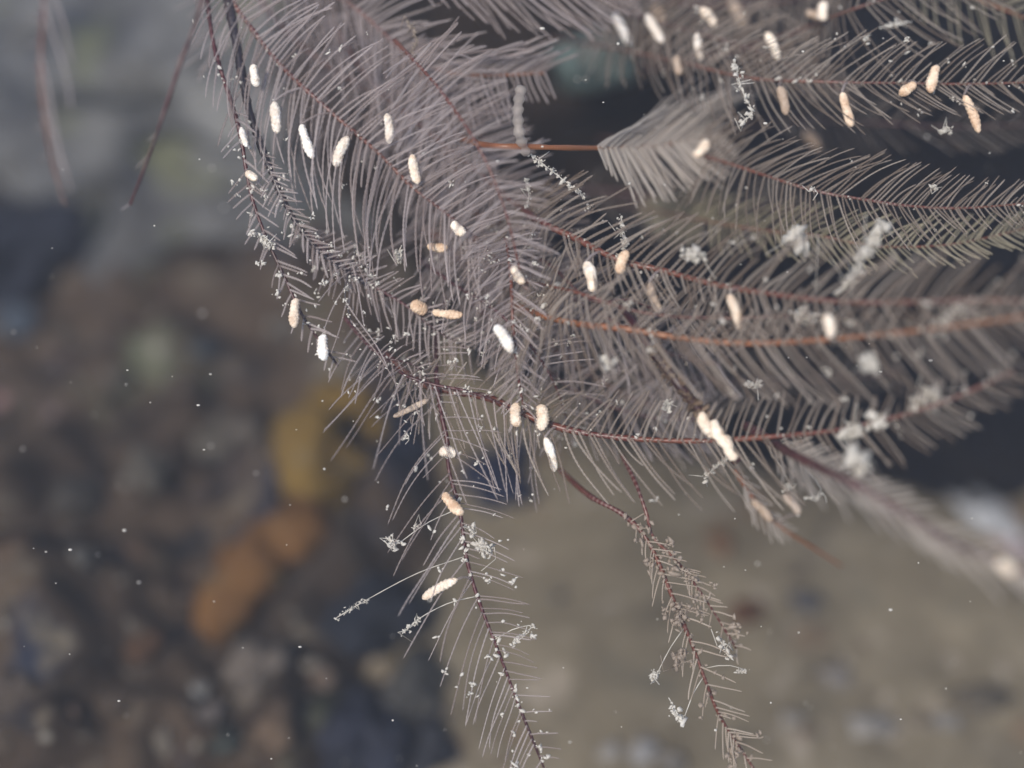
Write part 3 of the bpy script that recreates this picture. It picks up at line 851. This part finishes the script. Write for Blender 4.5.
# grit and fuzz stuck to branchlets and stems, too fine to count
for fk, amount, grain, mk in (('hanging', 1.6, 0.020, 'f'), ('tan_main', 1.9, 0.028, 't'), ('tan_fork', 1.6, 0.024, 't'), ('maroon_branch', 1.0, 0.014, 'f'),
                              ('low_long_fine', 1.3, 0.013, 'f'), ('left_outer', 1.2, 0.018, 'f'), ('left_tufts', 0.6, 0.016, 'f'), ('left_dark', 0.8, 0.016, 'f'),
                              ('upper_left', 0.35, 0.013, 'f'), ('centre_long', 0.5, 0.016, 'f'), ('low_long', 0.5, 0.016, 'f'), ('right_sharp', 0.25, 0.011, 'f'),
                              ('top_mid', 0.6, 0.016, 'f'), ('right_long', 0.4, 0.02, 'f'), ('vertical_red', 0.8, 0.016, 'f'), ('left_threads', 4, 0.013, 'f'), ('top_right', 0.4, 0.014, 'f'), ('tangle_a', 1.2, 0.014, 'f'), ('inner_tangle', 1.2, 0.014, 't'), ('inner_cross', 0.8, 0.016, 't'), ('mass_f', 0.8, 0.014, 'f'), ('left_inner', 0.6, 0.014, 'f')):
    root, S, BR = FRONDS[fk]
    rnd = random.Random(fk)
    V, F = [], []

    def shard(c, r):
        b = len(V)
        ax = Vector([rnd.gauss(0, 1) for _ in range(3)]).normalized()
        st = rnd.uniform(0, 1.8)
        for v in iv:
            w = v * rnd.uniform(0.4, 1.25)
            V.append(c + (w + ax * w.dot(ax) * st) * r)
        F.extend([[b + q for q in f] for f in ifc])
    for o_p, X, Y, q in BR:
        k = int(amount + rnd.random())
        if rnd.random() < 0.5: k = 0
        for _ in range(k):
            u = rnd.random() ** 0.7
            c = o_p + X * q * u + Y * q * 0.06 * u * u
            for _ in range(rnd.choice((1, 1, 2, 4, 6))):
                shard(c + Vector([rnd.gauss(0, grain) for _ in range(3)]) - root.location, grain * rnd.uniform(0.3, 1.1))
    for _ in range(int(len(S) * 0.10 * amount)):
        c = rnd.choice(S[len(S) // 4:])
        for _ in range(rnd.choice((1, 2, 3))):
            shard(c + Vector([rnd.gauss(0, grain * 1.4) for _ in range(3)]) - VF * 0.03 - root.location, grain * rnd.uniform(0.4, 1.2))
    tag(link('grit', mesh_from('grit', V, F, M_FLUFF if mk == 'f' else M_PIN['tan']), root), kind='stuff')

# ------------------------------------------------------------------ bits of drift caught in the fronds
def fluff_mesh(name, pts, size, count, seed, mat, thread=True, hold=None):
    """ragged flock of matter strung along pts: many small torn grains and threads in one mesh"""
    rnd = random.Random(seed)
    C = catmull(pts, 0.03)
    V, F = [], []
    for i in range(count * 2):
        c = rnd.choice(C) + Vector([rnd.gauss(0, size * 0.34) for _ in range(3)])
        r = size * rnd.choice((0.10, 0.14, 0.2, 0.3, 0.42)) * rnd.uniform(0.7, 1.2)
        b = len(V)
        ax = Vector([rnd.gauss(0, 1) for _ in range(3)]).normalized()
        st = rnd.uniform(0.0, 1.6)
        for v in iv:
            w = v * rnd.uniform(0.35, 1.25)
            V.append(c + (w + ax * w.dot(ax) * st) * r)
        F += [[b + q for q in f] for f in ifc]
    tv, tf = tube(C, [size * 0.10] * len(C), 5)
    b = len(V)
    V += tv
    F += [[b + x for x in f] for f in tf]
    if thread:
        for i in range(max(2, count // 8)):
            a = rnd.choice(C)
            q = [a + Vector([rnd.gauss(0, size * 0.5) * k for _ in range(3)]) for k in range(4)]
            tv, tf = tube(q, [0.007, 0.006, 0.005, 0.004], 4)
            b = len(V)
            V += tv
            F += [[b + x for x in f] for f in tf]
    if hold is not None:
        h = catmull([C[0], C[-1], C[-1].lerp(hold, 0.5) + VU * 0.04, hold], 0.1)
        tv, tf = tube(h, [0.0052 if j % 2 else 0.0036 for j in range(len(h))], 5)
        b = len(V)
        V += tv
        F += [[b + x for x in f] for f in tf]
    o0 = C[0]
    return mesh_from(name, [v - o0 for v in V], F, mat), o0


FLUFF = [
    # [(px, py, d)...], size px, grains, label
    ([(885, 222, -1.1), (870, 248, -1.2), (858, 268, -1.2), (843, 290, -1.2)], 9, 46, 'slimy white strand draped across the long frond at the right'),
    ([(796, 228, -0.9), (797, 242, -0.9)], 10, 18, 'white fluff ball below the sharp red stemmed frond'),
    ([(688, 254, -0.9), (698, 256, -0.9)], 9, 16, 'white fluff ball above the long centre frond'),
    ([(965, 308, -1.8), (945, 322, -1.8), (925, 338, -1.7)], 9, 26, 'blurred white strand near the right edge on the orange red stem'),
    ([(846, 434, -1.2), (858, 428, -1.2)], 10, 22, 'left white tuft on the low frond near its tip'),
    ([(874, 424, -1.3), (884, 418, -1.3)], 9, 20, 'middle white tuft on the low frond near its tip'),
    ([(922, 402, -1.5), (932, 394, -1.5)], 11, 24, 'right white tuft on the low frond near its tip'),
    ([(604, 361, -0.9), (608, 364, -0.9)], 8, 14, 'round white fluff in the middle below the upright red stem'),
    ([(872, 366, -1.9), (866, 362, -1.9)], 9, 14, 'faint blurred fluff under the orange red stem'),
    ([(862, 462, -1.9), (852, 458, -1.9)], 12, 18, 'soft grey fluff above the drooping frond'),
    ([(748, 386, -0.6), (758, 384, -0.6)], 7, 10, 'small pale fluff above the encrusted stick at the right'),
    ([(668, 404, -0.4), (666, 410, -0.4)], 7, 10, 'small pale fluff left of the encrusted stick'),
    ([(621, 216, -0.2), (622, 232, -0.2), (626, 246, -0.2)], 7, 26, 'upright white crumbs above the orange capsule'),
    ([(530, 154, -0.1), (548, 168, -0.1), (566, 182, -0.1), (584, 196, -0.1)], 5, 46, 'white crumbs on the little red twig left of the pale fan'),
    ([(527, 180, 0), (529, 196, 0), (526, 208, 0)], 4, 20, 'thin white crumbly thread hanging under the little red twig'),
    ([(480, 544, -0.2), (488, 552, -0.2)], 9, 34, 'white fluff right of the longest hanging frond below the tan capsule'),
    ([(470, 528, -0.2), (474, 534, -0.2)], 6, 14, 'small fluff touching the longest hanging frond under the tan capsule'),
    ([(390, 538, -0.1), (394, 546, -0.1)], 6, 26, 'white crumb on a branchlet tip left of the longest hanging frond'),
    ([(414, 528, -0.1), (420, 524, -0.1)], 4, 10, 'tiny oval crumb on a long left branchlet of the hanging frond'),
    ([(336, 618, -0.1), (352, 608, -0.1), (370, 598, -0.1)], 4, 28, 'white beaded crumbs on the outermost left branchlet of the hanging frond'),
    ([(402, 634, -0.1), (420, 618, -0.1)], 4, 20, 'white crumbs on a left branchlet below the cream capsule'),
    ([(512, 646, -0.2), (520, 636, -0.2), (534, 626, -0.2)], 4, 24, 'forked white crumb right of the longest hanging frond'),
    ([(704, 478, -0.4), (714, 468, -0.4), (724, 460, -0.4)], 5, 30, 'star shaped white flock below the encrusted stick'),
    ([(784, 490, -0.6), (790, 486, -0.6)], 5, 20, 'small white flock right of the encrusted stick end'),
    ([(806, 498, -0.7), (816, 500, -0.7), (822, 494, -0.7)], 4, 20, 'bent white flock next to the drooping frond'),
    ([(681, 612, -0.1), (676, 624, -0.1)], 8, 30, 'tan flock left of the upper tan hanging frond'),
    ([(684, 652, -0.1), (676, 660, -0.1)], 8, 30, 'tan flock on the middle of the tan hanging frond'),
    ([(718, 636, -0.1), (730, 658, -0.1)], 6, 30, 'pale flock along the fork right of the tan hanging frond'),
    ([(656, 672, -0.1), (654, 680, -0.1)], 6, 18, 'loose flock left of the tan hanging frond'),
    ([(672, 708, -0.1), (682, 720, -0.1)], 7, 24, 'lowest loose flock left of the tan hanging frond'),
    ([(738, 672, -0.1), (746, 670, -0.1)], 4, 14, 'small flock at a branchlet end right of the tan hanging frond'),
    ([(942, 132, 0.2), (950, 130, 0.2)], 6, 18, 'pale clump left of the ribbed peach capsule'),
    ([(933, 186, 0.0), (935, 188, 0.0)], 5, 12, 'white crumb above the sharp red stemmed frond near the right'),
    ([(812, 188, -0.1), (813, 189, -0.1)], 4, 8, 'bright white speck on the sharp red stem'),
    ([(734, 60, 0.1), (742, 90, 0.1), (752, 112, 0.1), (742, 122, 0.1)], 6, 40, 'twisted crumbly strand left of the sharp red stemmed frond'),
    ([(800, 312, -1.0), (812, 318, -1.0)], 8, 26, 'bluish white glints beside the cream capsule at the right'),
    ([(880, 28, 0.6), (895, 24, 0.6), (912, 22, 0.6)], 5, 20, 'pale crumbs on a branchlet near the top right'),
    ([(262, 238, -0.1), (272, 246, -0.1)], 6, 26, 'grey tuft on the outermost left frond above its blurred capsule'),
    ([(400, 250, -0.1), (398, 262, -0.1)], 6, 20, 'whitish tuft at the lower edge of the left mass'),
    ([(407, 434, -0.1), (404, 440, -0.1)], 4, 16, 'white crumb among the fine crossing branchlets at left'),
    ([(410, 58, 0.3), (416, 40, 0.3), (408, 22, 0.4)], 5, 30, 'tan crumbs above the curved orange stem near the top'),
]
HOLD = {k[:24]: W(*v) for k, v in (
    ('white beaded crumbs on the outermost', (466, 556, -0.1)), ('white crumbs on a left branchlet', (478, 596, -0.1)),
    ('white crumb on a branchlet tip left', (460, 508, -0.1)), ('forked white crumb right of', (494, 640, -0.1)),
    ('loose flock left of the tan', (684, 628, 0.0)), ('lowest loose flock left of', (704, 676, 0.0)),
    ('small flock at a branchlet end', (706, 668, 0.0)), ('star shaped white flock below', (736, 446, -0.4)),
    ('small white flock right of the', (770, 452, -0.6)), ('bent white flock next to', (806, 470, -0.9)))}
for i, (pp, size, cnt, label) in enumerate(FLUFF):
    me, o0 = fluff_mesh('detritus', [W(p[0], p[1], p[2]) for p in pp], size / 100 * (1.15 if pp[0][2] < -0.8 else 0.9), cnt, i, M_PIN['tan'] if 'tan ' in label[:4] else M_FLUFF, hold=HOLD.get(label[:24]))
    tag(link('detritus', me, None, o0), label, 'debris')

# grey worm like tube standing in the gap
C = catmull([W(521, 88, -0.3), W(518, 108, -0.4), W(519, 132, -0.4), W(526, 154, -0.2)], 0.03)
Vt, Ft = tube([p - C[0] for p in C], [0.05 + 0.012 * math.sin(i * 1.7) for i in range(len(C))], 8)
tag(link('worm_tube', mesh_from('worm_tube', Vt, Ft, M_PIN['pale']), None, C[0]), 'pale grey worm tube standing upright at the left of the dark gap', 'worm tube')

# dead stick crusted with grains
C = catmull([W(622, 308, 0.0), W(651, 348, -0.5), W(672, 376, -0.7), W(703, 415, -0.7), W(738, 462, -0.7)], 0.03)
stick = link('encrusted_stick', None, None, C[0])
tag(stick, 'brown encrusted stick slanting through the middle with a pinkish cream end', 'stick')
Vt, Ft = tube([p - C[0] for p in C], [0.045 + 0.02 * fbm(p * 6, 3) for p in C], 8)
link('core', mesh_from('core', Vt, Ft, M_STEM['dark']), stick)
n = len(C)
me, o0 = fluff_mesh('crust', C[int(n * .35):int(n * .75)], 0.09, 130, 77, M_CRUST, False)
tag(link('crust', me, stick, o0 - C[0]), kind='stuff')
for j, (ax, ay, bx, by, wd) in enumerate(((700, 412, 712, 434, 12), (712, 420, 722, 440, 12), (719, 436, 730, 452, 13), (726, 444, 736, 460, 10))):
    A, B = W(ax, ay, -0.76), W(bx, by, -0.76)
    X = (B - A); ln = X.length; X.normalize()
    Y = (VR - X * X.dot(VR)).normalized()
    c = link('lump', capsule_mesh('cream', j % 3), stick)
    c.matrix_basis = Matrix.Translation((A + B) / 2 - C[0]) @ Matrix((X, Y, X.cross(Y))).transposed().to_4x4() @ Matrix.Diagonal((ln, wd / 100, wd / 100, 1))

# specks drifting in the water, past counting
V, F = [], []
srnd = random.Random(3)
for i in range(180):
    d = srnd.uniform(-0.6, 0.6) if i % 3 else srnd.uniform(-2.5, 3.5)
    p = W(srnd.uniform(0, 1024), srnd.uniform(0, 768), d)
    r = srnd.choice((0.005, 0.006, 0.007, 0.009, 0.013)) * srnd.uniform(0.8, 1.2)
    b = len(V)
    st = srnd.uniform(1, 2)
    for v in iv: V.append(p + Vector((v.x * r * st, v.y * r, v.z * r)))
    F += [[b + q for q in f] for f in ifc]
tag(link('drifting_specks', mesh_from('drifting_specks', V, F, M_FLUFF)), 'tiny white specks drifting in the water', 'specks', kind='stuff')

# ------------------------------------------------------------------ the turbid water
hz, nt, bs, out = new_mat('turbid_water')
nt.nodes.remove(bs)
pv = nt.nodes.new('ShaderNodeVolumePrincipled')
pv.inputs['Color'].default_value = (0.80, 0.83, 0.95, 1)
pv.inputs['Density'].default_value = 0.0042
pv.inputs['Anisotropy'].default_value = 0.2
nt.links.new(pv.outputs[0], out.inputs['Volume'])
HX, HY0, HY1, HZ0, HZ1 = 60, -40, 90, -6, 21.5
me = mesh_from('haze', [Vector((x, y, z)) for z in (HZ0, HZ1) for y in (HY0, HY1) for x in (-HX, HX)],
               [(0, 2, 3, 1), (4, 5, 7, 6), (0, 1, 5, 4), (2, 6, 7, 3), (0, 4, 6, 2), (1, 3, 7, 5)], hz, False)
tag(link('haze', me), 'slightly cloudy water filling the pool', 'water', kind='stuff')
